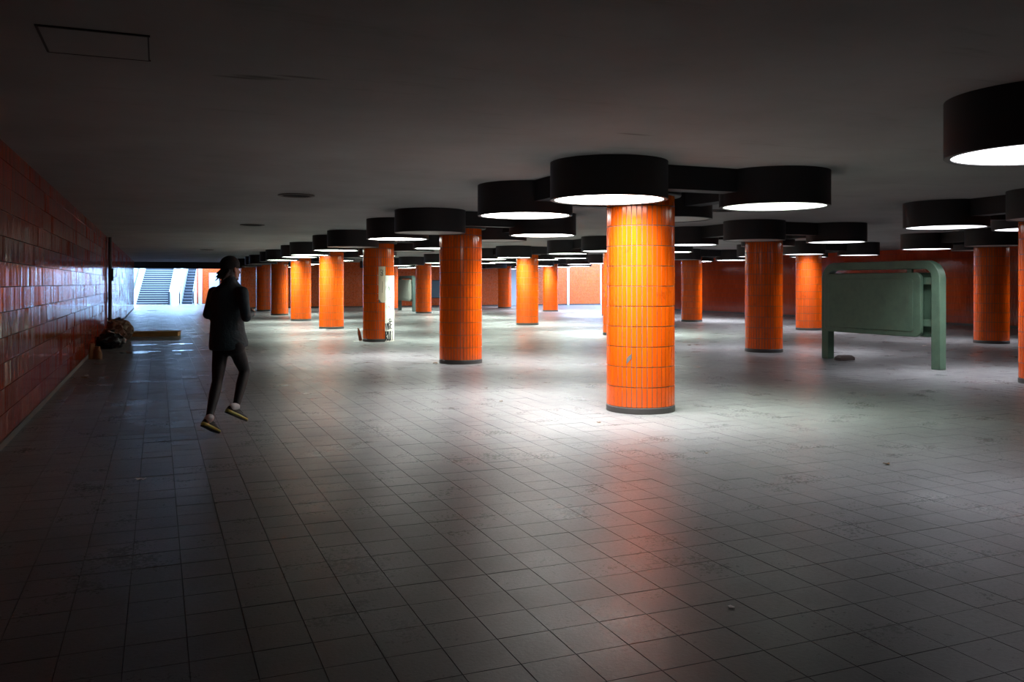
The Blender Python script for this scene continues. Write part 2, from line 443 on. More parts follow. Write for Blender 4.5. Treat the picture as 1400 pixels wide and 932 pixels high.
core_me = MB().lathe([(RC, 0.0), (RC, HC)], 84, close=True).mesh('core', 'grout', True); smooth_by_angle(core_me)
plinth_me = MB().lathe([(RC + 0.012, 0.0), (RC + 0.012, PL - 0.008), (RC + 0.004, PL - 0.003)], 64, close=True).mesh('plinth', 'plinth'); smooth_by_angle(plinth_me)
cap_me = MB().lathe([(RC + 0.006, 2.60), (RC + 0.075, 2.60), (RC + 0.085, 2.61), (RC + 0.085, HC)], 64).mesh('cap', 'black'); smooth_by_angle(cap_me)
tile_me = [tiles_mesh('tile', [(0, 0, 0)], (0, 1, 0), (0, 0, 1), (1, 0, 0), TWC, TH - 0.0085, 0.006, 0.0016, (0.016, 0.003, 0.0003), 'tile', 80 + k) for k in range(8)]
ORD = ['first', 'second', 'third', 'fourth', 'fifth', 'sixth', 'seventh', 'eighth']
ROWN = {'A': 'walkway row', 'B': 'middle row', 'C': 'back row'}
first_n = {'A': 0, 'B': 0, 'C': 1}
def col_phrase(r_, n):
    if (r_, n) == ('A', 0): return 'the nearest large column'
    if n < first_n[r_]: return 'the walkway column beside the camera'
    return '%s column of the %s' % (ORD[n - first_n[r_]], ROWN[r_])
SPECIAL = {
    ('A', 0): 'largest and nearest orange tiled column, standing in the middle of the hall',
    ('A', 1): 'second orange tiled column of the walkway row, just before the graffiti column',
    ('A', 2): 'orange tiled column with a bare white plaster patch and black graffiti',
    ('A', -1): 'orange tiled column beside the camera, first of the walkway row',
    ('B', 0): 'orange tiled column cut by the right picture edge, nearest of the middle row',
    ('B', 1): 'orange tiled column just behind the big green board',
    ('C', 1): 'orange tiled column between the green board and the right picture edge',
}
DIR0 = lambda p, u: math.atan2(-u, -p)      # from a column towards the camera
for (r_, n), (p, u) in COLS.items():
    c = empty('tiled_column', (p, u, 0))
    tag(c, SPECIAL.get((r_, n), 'orange tiled %s' % col_phrase(r_, n)), 'column', 'orange tiled columns')
    link('core', core_me, c); link('plinth', plinth_me, c); link('cap', cap_me, c)
    if (r_, n) == ('A', 0):
        cs, au, an = tile_ring(rot=0.03)
        dirc = DIR0(p, u); back = []
        for q, a_ in zip(cs, an):
            a = math.atan2(a_[1], a_[0]); dlt = abs((a - dirc + math.pi) % (2 * math.pi) - math.pi)
            if dlt < R(100):
                t = link('tile', tile_me[random.randrange(8)], c); t.location = q; t.rotation_euler = (0, 0, a)
            else: back.append((q, (-a_[1], a_[0], 0), a_))
        tag(link('tile_cladding', tiles_mesh('tile_cladding', [b[0] for b in back], np.array([b[1] for b in back]), (0, 0, 1), np.array([b[2] for b in back]),
                 TWC, TH - 0.0085, 0.006, 0.0016, (0.016, 0.003, 0.0003), 'tile', 99), c), kind='stuff')
        # grey scuff where the glaze of one tile has come off
        a = dirc - R(19)
        sc_ = MB(); pts = [(-0.028, -0.07), (0.0, -0.035), (0.028, 0.0), (0.03, 0.055), (0.008, 0.035), (-0.012, 0.02), (-0.03, -0.02)]
        sc_.prism(pts, 'x', 0.0, 0.0015)
        so = sc_.build('chipped_glaze', 'grout', c); so.location = ((RC + 0.0095) * math.cos(a), (RC + 0.0095) * math.sin(a), 0.66); so.rotation_euler = (0, 0, a)
        so['label'] = 'grey patch of chipped glaze'
    elif (r_, n) == ('A', 2):
        dirc = DIR0(p, u)
        # angles measured towards the right of the picture from the line to the camera
        def rel(a): return (a - dirc + math.pi) % (2 * math.pi) - math.pi
        def skip(a, z):
            d = math.degrees(rel(a))
            return (24 < d < 100 and z < 1.66) or (-2 < d < 24.5 and 1.10 < z < 1.97)
        tag(link('tile_cladding', ring_mesh(71, skip), c), kind='stuff')
        def curved(nm, material, strips, r0, r1):
            mb = MB(); ring = []
            for d, z0, z1 in strips:
                a = dirc + R(d); ca, sa = math.cos(a), math.sin(a)
                ring.append(((r0 * ca, r0 * sa, z0), (r0 * ca, r0 * sa, z1), (r1 * ca, r1 * sa, z0), (r1 * ca, r1 * sa, z1)))
            vs_ = [v for q in ring for v in q]; fs_ = []
            for i in range(len(ring) - 1):
                o = 4 * i; e = o + 4
                fs_ += [(o + 2, e + 2, e + 3, o + 3), (o, e, e + 2, o + 2), (o + 1, o + 3, e + 3, e + 1)]
            fs_ += [(0, 2, 3, 1), (4 * len(ring) - 4, 4 * len(ring) - 3, 4 * len(ring) - 1, 4 * len(ring) - 2)]
            mb.add(vs_, fs_)
            return mb.build(nm, material, c)
        rp = RC + 0.012
        o = curved('plaster_patch', 'plaster', [(d, 0.0, 1.752) for d in range(24, 104, 4)], RC - 0.01, rp); o['label'] = 'bare white plaster where tiles are missing'
        curved('plaster_strip', 'plaster2', [(-4, 1.10, 1.99), (3, 1.12, 1.99), (8, 1.06, 1.99), (13, 1.04, 1.99), (18, 1.04, 1.99), (26, 1.04, 1.99)], RC - 0.01, RC + 0.006)
        def stroke(nm, material, lines, width, r_s):
            mb = MB()
            for pts in lines:
                P = [Vector((d / 57.3 * r_s, z)) for d, z in pts]; Lf, Rt = [], []
                for i, q in enumerate(P):
                    t = (P[min(i + 1, len(P) - 1)] - P[max(i - 1, 0)]); t.normalize(); nn = Vector((-t.y, t.x)) * width / 2
                    Lf.append(q + nn); Rt.append(q - nn)
                def cyl(v, rr):
                    a = dirc + v.x / r_s; return (rr * math.cos(a), rr * math.sin(a), v.y)
                for i in range(len(P) - 1):
                    quad = (Lf[i], Lf[i + 1], Rt[i + 1], Rt[i])
                    mb.add([cyl(v, r_s) for v in quad] + [cyl(v, r_s + 0.002) for v in quad], [(4, 5, 6, 7), (0, 1, 5, 4), (1, 2, 6, 5), (2, 3, 7, 6), (3, 0, 4, 7)])
            return mb.build(nm, material, c)
        def glyph(ch, d0, z0, w, h):
            G = {'V': [[(0, 1), (.45, 0), (1, 1)]], 'I': [[(.5, 1), (.4, 0)]], 'C': [[(1, .85), (.5, 1), (.05, .55), (.4, .02), (1, .15)]],
                 'G': [[(1, .85), (.45, 1), (.05, .5), (.45, 0), (1, .2), (1, .5), (.6, .45)]], 'E': [[(1, 1), (0, .95), (.05, 0), (1, .05)], [(0, .5), (.8, .55)]],
                 'R': [[(0, 0), (.05, 1), (.7, .95), (.85, .7), (.1, .48), (1, 0)]], 'U': [[(0, 1), (.08, .1), (.5, 0), (.9, .12), (1, 1)]],
                 'N': [[(0, 0), (.08, 1), (.9, 0), (1, 1)]], 'O': [[(.5, 1), (0, .6), (.2, .05), (.8, 0), (1, .6), (.5, 1)]],
                 'A': [[(0, 0), (.5, 1), (1, 0)], [(.2, .4), (.8, .4)]], 'Z': [[(0, 1), (1, 1), (0, 0), (1, 0)]], 'S': [[(1, .9), (.3, 1), (.1, .65), (.9, .4), (.7, 0), (0, .1)]]}
            return [[(d0 + x * w, z0 + y * h) for x, y in pl] for pl in G[ch]]
        rs = rp + 0.001
        ink = []
        for ch, d in zip('VIGE', (25.5, 34, 38, 47)): ink += glyph(ch, d, 0.30 + (d - 27) * 0.0022, {'V': 7, 'I': 3, 'G': 7, 'E': 12}[ch], 0.19)
        stroke('graffiti', 'ink', ink, 0.026, rs)
        big_ = []
        for ch, d, w_ in (('R', 26, 9), ('U', 37.5, 8.5), ('N', 48.5, 14)): big_ += glyph(ch, d, 0.03, w_, 0.25)
        stroke('graffiti', 'ink', big_, 0.036, rs)
        stroke('graffiti', 'ink', glyph('O', 41, 0.53, 9, 0.08), 0.024, rs)
        stroke('graffiti', 'greenink', glyph('S', 38, 1.36, 7, 0.12) + glyph('O', 36, 1.39, 11, 0.05), 0.012, rs)
        stroke('graffiti', 'ink', [[(38, 1.16), (46, 1.165), (50, 1.18)]], 0.014, rs)
        stroke('graffiti', 'blueink', glyph('V', 44, 0.84, 8, 0.09) + glyph('I', 50, 0.76, 6, 0.08), 0.016, rs)
        stroke('graffiti', 'redink', [[(38, 0.95), (43, 0.90), (46, 0.93)]], 0.014, rs)
        # lettering running up the narrow strip
        rot_ = []
        for k, ch in enumerate('GAZ'):
            for pl in glyph(ch, 0, 0, 1, 1): rot_.append([(17 - y * 9, 1.74 + k * 0.062 + x * 0.05) for x, y in pl])
        stroke('graffiti', 'ink', rot_, 0.014, RC + 0.007)
        stroke('graffiti', 'ink', [[(14, 1.60), (15, 1.45), (14, 1.30)]], 0.010, RC + 0.007)
    else:
        t = tag(link('tile_cladding', claddings[(n + ord(r_)) % 4], c), kind='stuff'); t.rotation_euler = (0, 0, random.random() * 6.28)

# ------------------------------------------------------------------ drum lamps in fours round each column
RD = 0.65
house_me = MB().lathe([(RD - 0.045, DZ + 0.03), (RD - 0.045, DZ), (RD, DZ), (RD, HC)], 72).mesh('housing', 'black'); smooth_by_angle(house_me)
rim_me = MB().lathe([(RD - 0.046, DZ + 0.012), (RD - 0.046, DZ - 0.004), (RD - 0.004, DZ - 0.004), (RD - 0.004, DZ + 0.004)], 72).mesh('rim', 'rim'); smooth_by_angle(rim_me)
def diffuser(material):
    prof = [(RD - 0.046, DZ + 0.004), (0.45, DZ - 0.001), (0.25, DZ - 0.004), (0.001, DZ - 0.005)]
    me = MB().lathe(prof, 64).mesh('diffuser', material, True); return me
diff = {k: diffuser(k) for k in ('lamp_neutral', 'lamp_green', 'lamp_cool', 'lamp_off', 'lamp_dim', 'lamp_dimcool')}
LIGHTS = {}
for k, c_ in (('lamp_neutral', (1.0, 0.97, 0.95)), ('lamp_green', (0.88, 1.0, 0.88)), ('lamp_cool', (0.93, 0.94, 1.0)), ('lamp_dim', (0.86, 1.0, 0.84)), ('lamp_dimcool', (0.95, 0.93, 1.0))):
    l_ = bpy.data.lights.new('downlight', 'AREA'); l_.shape = 'DISK'; f_w = {'lamp_dim': 0.5, 'lamp_dimcool': 0.42}.get(k, 1.0); l_.size = 2 * (RD - 0.06); l_.energy = LAMP_W * f_w; l_.spread = R(LAMP_SPREAD); l_.color = c_
    LIGHTS[k] = l_
OFF = {'a': (-0.845, -0.74), 'b': (1.42, -0.74), 'c': (1.36, 1.55), 'd': (-0.82, 1.68)}
OVR = {('B', 0, 'd'): (-0.66, 1.32), ('B', 0, 'c'): (1.16, 1.1), ('A', -1, 'd'): (0.40, 1.87),
       ('C', 1, 'd'): (-0.66, 1.45)}
DARK = {('A', 0, 'c'), ('A', 1, 'a'), ('A', 1, 'c'), ('A', 2, 'a'), ('A', 2, 'c'), ('A', 3, 'c'), ('A', 4, 'd'), ('A', 4, 'c'), ('A', 5, 'a'), ('A', 5, 'd'),
        ('A', 6, 'a'), ('A', 6, 'b'), ('A', 6, 'd'), ('B', 1, 'a'), ('B', 1, 'c'), ('B', 5, 'a'), ('B', 6, 'a'), ('B', 6, 'd'),
        ('C', 1, 'a'), ('C', 1, 'c'), ('C', 3, 'a'), ('C', 3, 'd'), ('C', 6, 'a'), ('C', 6, 'd'), ('B', 0, 'a'), ('B', 0, 'b')}
CORNER = {'a': 'near left', 'b': 'near right', 'c': 'far right', 'd': 'far left'}
for (r_, n), (p, u) in COLS.items():
    keys = 'abcd'
    if (r_, n) == ('A', -1): keys = 'd'
    loc = {k: (p + OVR.get((r_, n, k), OFF[k])[0], u + OVR.get((r_, n, k), OFF[k])[1]) for k in keys}
    for i, k in enumerate(keys):
        lit = (r_, n, k) not in DARK
        g = empty('drum_lamp', (*loc[k], 0))
        if (r_, n) == ('A', -1):
            lab = 'lit black drum lamp cut by the right picture edge, largest of all'
        else:
            ph = col_phrase(r_, n)
            lab = '%s black drum lamp at the %s of %s' % ('lit' if lit else 'unlit', CORNER[k], ph if ph.startswith('the') else 'the ' + ph)
        tag(g, lab, 'lamp', 'drum lamps on the ceiling')
        link('housing', house_me, g); link('rim', rim_me, g)
        col_ = 'lamp_off'
        if lit:
            col_ = 'lamp_neutral'
            if r_ == 'A' and (n >= 2 or (n == 0 and k == 'b')): col_ = 'lamp_green'
            if r_ == 'B' and n >= 2: col_ = 'lamp_green'
            if r_ == 'C' and n > 2: col_ = 'lamp_cool'
            if (r_ == 'C' and n <= 2) or (r_ == 'B' and n < 2) or n < 0: col_ = 'lamp_dimcool'
            if (r_, n, k) == ('A', 0, 'b'): col_ = 'lamp_dim'
        d = link('diffuser', diff[col_], g)
        if lit:
            lt = LIGHTS[col_]
            if (r_, n) == ('A', -1): lt = lt.copy(); lt.energy *= 0.5
            lo = link('downlight', lt, g); lo.location = (0, 0, DZ - 0.012)
        d['label'] = 'glowing white diffuser' if lit else 'dark diffuser, switched off'
        if len(keys) == 4:
            j = keys[(i + 1) % 4]
            a_, b_ = Vector(loc[k]), Vector(loc[j]); dv = b_ - a_; ln = dv.length; ang = math.atan2(dv.y, dv.x)
            arm = MB().box((RD - 0.014, -0.13, 2.615), (ln - RD + 0.014, 0.13, HC)).build('connecting_arm', 'black', g)
            arm.rotation_euler = (0, 0, ang)
    # arm from the cap to its nearest lamp is the drum itself (it touches the column)

# ------------------------------------------------------------------ ceiling vents, hatch
vent_me = MB().lathe([(0.27, HC), (0.275, HC - 0.014), (0.235, HC - 0.02), (0.215, HC - 0.008), (0.001, HC - 0.006)], 40).mesh('frame', 'vent'); smooth_by_angle(vent_me)
slat_me = MB().box((-0.2, -0.006, HC - 0.016), (0.2, 0.006, HC - 0.006)).mesh('slat', 'seam')
for k, (px, py, lab) in enumerate(((405, 266.5, 'round brown ceiling vent nearest the camera, over the walkway'), (345, 307, 'round brown ceiling vent over the walkway, just above the runner'),
                                   (283, 341, 'small far round ceiling vent over the walkway by the lintel'), (990, 287, 'round ceiling vent half hidden behind the drum lamps near the middle column'))):
    q = at(px, py, HC); g = empty('ceiling_vent', (q.x, q.y, 0)); tag(g, lab, 'vent', 'round ceiling vents')
    link('frame', vent_me, g)
    for s_ in (-0.12, -0.04, 0.04, 0.12):
        o = link('slat', slat_me, g); o.location = (0, s_, 0); o.scale = (math.sqrt(1 - (s_ / 0.22) ** 2), 1, 1)
h = empty('ceiling_hatch', (-0.315, 5.33, HC)); tag(h, 'square access hatch flush in the dark ceiling above the walkway wall', 'hatch')
MB().box((-0.262, -0.272, -0.006), (0.262, 0.272, 0.0)).build('hatch_panel', 'ceiling', h)
for (x0, y0, x1, y1) in ((-0.275, -0.285, 0.275, -0.268), (-0.275, 0.268, 0.275, 0.278), (-0.275, -0.285, -0.262, 0.278), (0.262, -0.285, 0.270, 0.278)):
    MB().box((x0, y0, -0.008), (x1, y1, 0)).build('hatch_seam', 'seam', h)

# ------------------------------------------------------------------ green notice boards
def rounded(w0, w1, z0, z1, r, n=8, bottom=True):
    pts = []
    def arc(cx, cz, a0, a1):
        for i in range(n + 1):
            a = R(a0 + (a1 - a0) * i / n); pts.append((cx + r * math.cos(a), cz + r * math.sin(a)))
    if bottom: arc(w1 - r, z0 + r, -90, 0)
    else: pts.append((w1, z0))
    arc(w1 - r, z1 - r, 0, 90); arc(w0 + r, z1 - r, 90, 180)
    if bottom: arc(w0 + r, z0 + r, 180, 270)
    else: pts.append((w0, z0))
    return pts
def board(loc, label, frame_m, panel_m, rz=0.0, H=1.965, Lg=2.80):
    g = empty('notice_board', loc, rz); tag(g, label, 'notice board', 'standing notice boards')
    # frame: an inverted U, local y along the board, x through it
    T, W, ro = 0.085, 0.18, 0.34
    outer = rounded(0.0, Lg, 0.0, H, ro, 10, False); inner = rounded(W, Lg - W, 0.0, H - 0.155, ro - W, 10, False)
    mb = MB(); n = len(outer)
    vs_ = []
    for x in (-T, T):
        vs_ += [(x, a, b) for a, b in outer] + [(x, a, b) for a, b in inner]
    fs_ = []
    for i in range(n - 1):
        fs_ += [(i, i + 1, n + i + 1, n + i), (2 * n + i, 3 * n + i, 3 * n + i + 1, 2 * n + i + 1), (i, 2 * n + i, 2 * n + i + 1, i + 1), (n + i, n + i + 1, 3 * n + i + 1, 3 * n + i)]
    fs_ += [(0, n, 3 * n, 2 * n), (n - 1, 3 * n - 1, 4 * n - 1, 2 * n - 1)]
    mb.add(vs_, fs_)
    fr = mb.build('frame', frame_m, g, bevel=0.012); smooth_by_angle(fr.data)
    pz0, pz1 = 0.565, 1.745
    for (x0, x1, nm, y0, y1) in ((-0.135, -0.055, 'front_panel', 0.36, Lg - 0.13), (0.045, 0.12, 'back_panel', 0.22, Lg - 0.2)):
        a = MB().prism(rounded(y0, y1, pz0, pz1, 0.13), 'x', x0, x1).build(nm, panel_m, g, bevel=0.012); smooth_by_angle(a.data)
        s_ = -1 if x0 < 0 else 1; xf = x0 if s_ < 0 else x1
        b = MB().prism(rounded(y0 + 0.16, y1 - 0.12, pz0 + 0.10, pz1 - 0.11, 0.05), 'x', min(xf, xf + s_ * 0.012), max(xf, xf + s_ * 0.012)).build('inset_plate', panel_m, a, bevel=0.005)
        smooth_by_angle(b.data)
    for z in (0.76, 1.52):
        MB().box((-0.045, W - 0.01, z), (0.035, 0.40, z + 0.13)).build('hinge_bracket', frame_m, g, bevel=0.008)
        MB().box((-0.045, Lg - 0.30, z), (0.035, Lg - W + 0.02, z + 0.13)).build('hinge_bracket', frame_m, g, bevel=0.008)
    MB().box((-0.05, 0.62, pz1 - 0.03), (0.0, 0.72, H - 0.15)).build('top_lug', frame_m, g)
    MB().prism(rounded(0.60, 0.68, 1.12, 1.60, 0.03), 'x', -0.152, -0.146).build('lock_strip', panel_m, g)
    return g
board((12.96, 11.33, 0), 'large green metal notice board on two rounded posts', 'green', 'green', rz=R(3.0))
board((12.9, 45.4, 0), 'small far grey-green notice board seen past the graffiti column', 'darkgreen', 'greygreen', rz=R(2.0))
q = UE
pb = (UE * ((596 - 700) / FPX * C_ + S_) / (C_ - (596 - 700) / FPX * S_))
g = empty('wall_panel', (pb, UE - 0.02, 0)); tag(g, 'blue-grey panel on the dark far wall beside the second walkway column', 'panel')
MB().box((-0.7, -0.05, 0.60), (0.7, 0.0, 1.72)).build('sheet', 'bluepanel', g, bevel=0.01)
for a, b in (((-0.74, -0.06, 0.56), (0.74, 0, 0.60)), ((-0.74, -0.06, 1.72), (0.74, 0, 1.76)), ((-0.74, -0.06, 0.6), (-0.7, 0, 1.72)), ((0.7, -0.06, 0.6), (0.74, 0, 1.72))):
    MB().box(a, b).build('edge_strip', 'pipe', g)

# ------------------------------------------------------------------ downpipe on the left wall
g = empty('downpipe', (WL + 0.07, 27.6, 0)); tag(g, 'dark vertical downpipe on the red tiled wall behind the rubbish', 'pipe')
mb = MB().lathe([(0.05, 0.0), (0.05, HC)], 20, close=True); pm = mb.build('pipe', 'pipe', g, True); smooth_by_angle(pm.data)
for z in (0.5, 1.1, 2.2):
    o = MB().lathe([(0.05, z), (0.062, z), (0.062, z + 0.05), (0.05, z + 0.05)], 20).build('pipe_clip', 'pipe', g); smooth_by_angle(o.data)
MB().box((-0.03, -0.16, 1.62), (0.10, -0.04, 1.98)).build('junction_box', 'pipe', g, bevel=0.01)

# ------------------------------------------------------------------ stairs and escalators at the far end
st = empty('staircase', (0.0, 67.0, 0), R(-7)); tag(st, 'dark stone staircase rising to daylight beyond the corridor', 'stairs')
RI, TR = 0.16, 0.30
for k in range(20):
    s0 = MB().box((-1.45, k * TR, 0 if k == 0 else k * RI - 0.04), (0.70, (k + 1) * TR + 0.02, (k + 1) * RI)).build('step', 'step', st)
    MB().box((-1.45, k * TR - 0.012, (k + 1) * RI - 0.03), (0.70, k * TR + 0.075, (k + 1) * RI + 0.004)).build('nosing', 'stepnose', s0)
def slope_panel(p0, p1, rise0, extra, name, material, par, start=0.0, run=6.0, under=0.0):
    poly = [(start, under), (start, rise0), (start + 0.15, rise0 + 0.05), (start + run, run * RI / TR + extra), (start + run, under)]
    return MB().prism(poly, 'x', p0, p1).build(name, material, par, bevel=0.02)
slope_panel(-1.80, -1.45, 0.28, 0.55, 'side_wall', 'white', st)
slope_panel(0.74, 0.92, 0.95, 1.0, 'side_wall', 'white', st)
MB().box((0.70, -0.25, 0), (0.82, -0.12, 0.95)).build('newel_post', 'step', st, bevel=0.01)
def escalator(loc, label, w):
    e = empty('escalator', loc, R(-7)); tag(e, label, 'escalator', 'escalators at the stair foot')
    for s_ in (-1, 1):
        x = s_ * (w / 2 + 0.09)
        b = slope_panel(x - 0.07, x + 0.07, 0.80, 0.95, 'balustrade', 'white', e, start=-0.35)
        pts = [(-0.42, 0.12), (-0.60, 0.45), (-0.55, 0.80), (-0.30, 0.93), (0.1, 1.0), (6.0, 6.0 * RI / TR + 1.02)]
        mb = MB()
        for i in range(len(pts) - 1): mb.capsule((x, *pts[i]), (x, *pts[i + 1]), 0.045, 0.045, 8, 3)
        mb.build('handrail', 'rubber', b, True)
    for k in range(14):
        z = max(0.0, (k - 1)) * 0.21
        s0 = MB().box((-w / 2, k * 0.40, z - 0.12 if k > 1 else 0.0), (w / 2, (k + 1) * 0.40 + 0.02, z + 0.21 if k else 0.02)).build('step', 'escstep', e)
        MB().box((-w / 2, k * 0.40 - 0.008, z + (0.19 if k else 0.005)), (w / 2, k * 0.40 + 0.05, z + (0.214 if k else 0.024))).build('nosing', 'stepnose', s0)
    MB().box((-w / 2, -0.9, 0.0), (w / 2, 0.0, 0.012)).build('comb_plate', 'pilaster', e)
    return e
escalator((1.95, 66.9, 0), 'escalator with white sides, between the staircase and the pinkish wall', 0.75)
escalator((-2.45, 67.4, 0), 'escalator mostly hidden by the red tiled wall, next to the staircase', 0.75)
# tiled wall facing the corridor beside the escalator, with a pale blue panel
tiled_wall('wall_stairfoot', (2.62, 67.0), (1, 0), 4.1, (0, -1), 'farwall', (0.003, 0.001, 0.0003), tw=0.12, top=3.5, seed=21, plinth=False)
g = empty('wall_panel', (3.75, 66.98, 0)); tag(g, 'pale bluish panel on the daylit wall left of the runner', 'panel')
MB().box((-0.28, -0.06, 0.3), (0.42, 0.0, 2.3)).build('sheet', 'palepanel', g, bevel=0.01)
MB().box((0.42, -0.08, 0.0), (0.50, 0.0, 2.5)).build('post', 'pipe', g)
tag(MB().box((2.72, 66.90, 0), (2.98, 66.99, 2.6)).build('trim_6', 'pilaster', bevel=0.01), kind='structure')

# ------------------------------------------------------------------ rubbish along the left wall
def crumple(mb, amp, seed, fz=None):
    rg = random.Random(seed); off = Vector((rg.random() * 50, rg.random() * 50, rg.random() * 50))
    from mathutils import noise as nz
    out = []
    for v in mb.v:
        v = Vector(v); d = nz.noise_vector(v * 9 + off) * amp + nz.noise_vector(v * 21 + off) * amp * 0.45
        w = v + d; w.z = max(w.z, 0.002); out.append(tuple(w))
    mb.v = out; return mb
def blob(name, loc, r, material, label, cat, amp, seed, parts=(), grp=None):
    g = empty(name, loc); tag(g, label, cat, grp)
    mb = crumple(MB().ellipsoid((0, 0, r[2] * 0.92), r, n=36, k=24), amp, seed)
    mb.build('sack' if 'bag' in name else 'heap', material, g)
    for nm, m_, fn in parts: fn(g, nm, m_)
    return g
def knot(c, r, h):
    def fn(g, nm, m_):
        crumple(MB().lathe([(r * 1.6, c[2] - 0.02), (r * 0.5, c[2] + 0.03), (r * 0.6, c[2] + 0.05), (r * 1.5, c[2] + h), (r * 0.8, c[2] + h - 0.02)], 18, (c[0], c[1])), 0.012, 3).build(nm, m_, g)
    return fn
def slab(c, s, rz):
    def fn(g, nm, m_):
        o = crumple(MB().box(tuple(-x / 2 for x in s), tuple(x / 2 for x in s)), 0.0, 2).build(nm, m_, g, bevel=0.01); o.location = c; o.rotation_euler = rz
    return fn
q = at(151, 476); blob('rubbish_bag', (q.x, q.y, 0), (0.34, 0.26, 0.19), 'bag', 'black rubbish bag slumped against the red tiled wall', 'bag', 0.05, 4,
     (('knot', 'bag', knot((0.05, 0.0, 0.34), 0.05, 0.1)), ('crumpled_paper', 'paper', slab((0.02, -0.05, 0.385), (0.14, 0.1, 0.03), (0.2, 0.3, 0.5)))))
q = at(160, 466); blob('blanket_heap', (q.x + 0.05, q.y + 0.1, 0), (0.34, 0.3, 0.30), 'cloth', 'crumpled brown blanket heaped behind the black rubbish bag', 'blanket', 0.09, 9,
     (('fold', 'bag', slab((-0.1, 0.0, 0.54), (0.35, 0.25, 0.05), (0.2, -0.3, 0.4))),))
q = at(172, 461); blob('clothes_heap', (q.x - 0.22, q.y - 0.1, 0), (0.30, 0.28, 0.20), 'cloth', 'small heap of clothes by the end of the cardboard box', 'clothes', 0.08, 15,
     (('sleeve', 'bag', slab((0.05, -0.2, 0.14), (0.4, 0.12, 0.08), (0.0, 0.1, 0.2))),))
# long low cardboard box
g = empty('cardboard_box', (at(209, 460).x + 0.03, at(209, 460).y + 0.35, 0), R(-8)); tag(g, 'long low brown cardboard box lying across the walkway', 'box')
MB().box((-0.70, -0.32, 0.0), (0.70, 0.32, 0.125)).build('body', 'card', g, bevel=0.006)
MB().box((-0.72, -0.335, 0.125), (0.70, -0.01, 0.133)).build('flap', 'card', g)
MB().box((-0.70, 0.01, 0.125), (0.72, 0.34, 0.135)).build('flap', 'card', g)
MB().box((-0.71, -0.03, 0.135), (0.71, 0.03, 0.138)).build('tape', 'paperbag', g)
for k, (px, py, hgt, lab) in enumerate(((122.5, 491, 0.30, 'taller brown paper bag propped on the red tiled wall'), (130, 491, 0.24, 'small brown paper bag leaning beside the taller one'))):
    q = at(px, py); g = empty('paper_bag', (max(q.x, WL + 0.12 + 0.1 * k), q.y, 0), R(20 - 50 * k)); tag(g, lab, 'paper bag', 'brown paper bags by the wall')
    rings = []
    for z, s_ in ((0.002, 1), (0.08, 1.04), (0.16, 0.95), (hgt - 0.04, 0.7), (hgt, 0.5)):
        ring = []
        for i in range(24):
            a = 2 * math.pi * i / 24; ring.append((0.075 * s_ * (abs(math.cos(a)) ** 0.5) * (1 if math.cos(a) > 0 else -1), 0.055 * s_ * (abs(math.sin(a)) ** 0.5) * (1 if math.sin(a) > 0 else -1), z))
        rings.append(ring)
    mb = MB().loft(rings); crumple(mb, 0.012, 30 + k).build('bag_body', 'paperbag', g)
    MB().box((-0.045, -0.028, hgt - 0.015), (0.045, 0.028, hgt + 0.02)).build('folded_top', 'paperbag', g, bevel=0.006)
# puddles
def puddle(px, py, a, b, rz, label, seed):
    q = at(px, py); rg = random.Random(seed); n = 40; ph = [rg.random() * 6 for _ in range(4)]
    ring = []
    for i in range(n):
        t = 2 * math.pi * i / n; k = 1 + 0.18 * math.sin(2 * t + ph[0]) + 0.14 * math.sin(3 * t + ph[1]) + 0.10 * math.sin(5 * t + ph[2])
        ring.append((a * k * math.cos(t), b * k * math.sin(t)))
    mb = MB(); mb.add([(x, y, 0.0012) for x, y in ring] + [(x * 0.96, y * 0.96, 0.0032) for x, y in ring],
                      [tuple(n + i for i in range(n))] + [(i, (i + 1) % n, n + (i + 1) % n, n + i) for i in range(n)])
    o = mb.build('puddle', 'water'); o.location = q; o.rotation_euler = (0, 0, R(rz)); tag(o, label, 'puddle', 'puddles on the walkway')
puddle(197, 471.5, 0.26, 0.20, -8, 'thin bluish puddle in front of the cardboard box', 1)
puddle(189, 481.5, 0.42, 0.34, -8, 'wide bluish puddle near the black rubbish bag', 2)
puddle(247, 470, 0.24, 0.24, -8, 'bright puddle near the right end of the cardboard box', 3)
puddle(248, 479, 0.20, 0.22, -8, 'puddle between the bright puddle and the runner', 4)
puddle(243, 484, 0.08, 0.10, -8, 'tiniest puddle, nearest the runner', 5)

# stone slab under the board
q = at(1154, 492); g = tag(MB().loft([[(x, y, z) for x, y in rr] for rr, z in (([(-.2, -.12), (.17, -.13), (.21, .02), (.15, .13), (-.15, .12), (-.22, 0)], 0.001), ([(-.2, -.11), (.17, -.12), (.2, .02), (.14, .12), (-.15, .11), (-.21, 0)], 0.06), ([(-.14, -.07), (.12, -.08), (.15, .01), (.1, .08), (-.1, .07), (-.15, 0)], 0.10))]).build('stone_slab', 'stone', bevel=0.01), 'flat dark stone lying on the floor under the green board', 'stone')
g.location = q
# board fragment leaning on the graffiti column
cx, cu = COLS['A', 2]
g = tag(MB().prism([(-0.13, 0), (0.10, 0.0), (0.13, 0.26), (0.02, 0.36), (-0.10, 0.22)], 'y', -0.008, 0.008).build('cardboard_scrap', 'leaf'), 'torn brown scrap leaning on the graffiti column', 'scrap')
g.location = (cx - 0.43, cu + 0.22, 0.004); g.rotation_euler = (R(-14), 0, R(60))

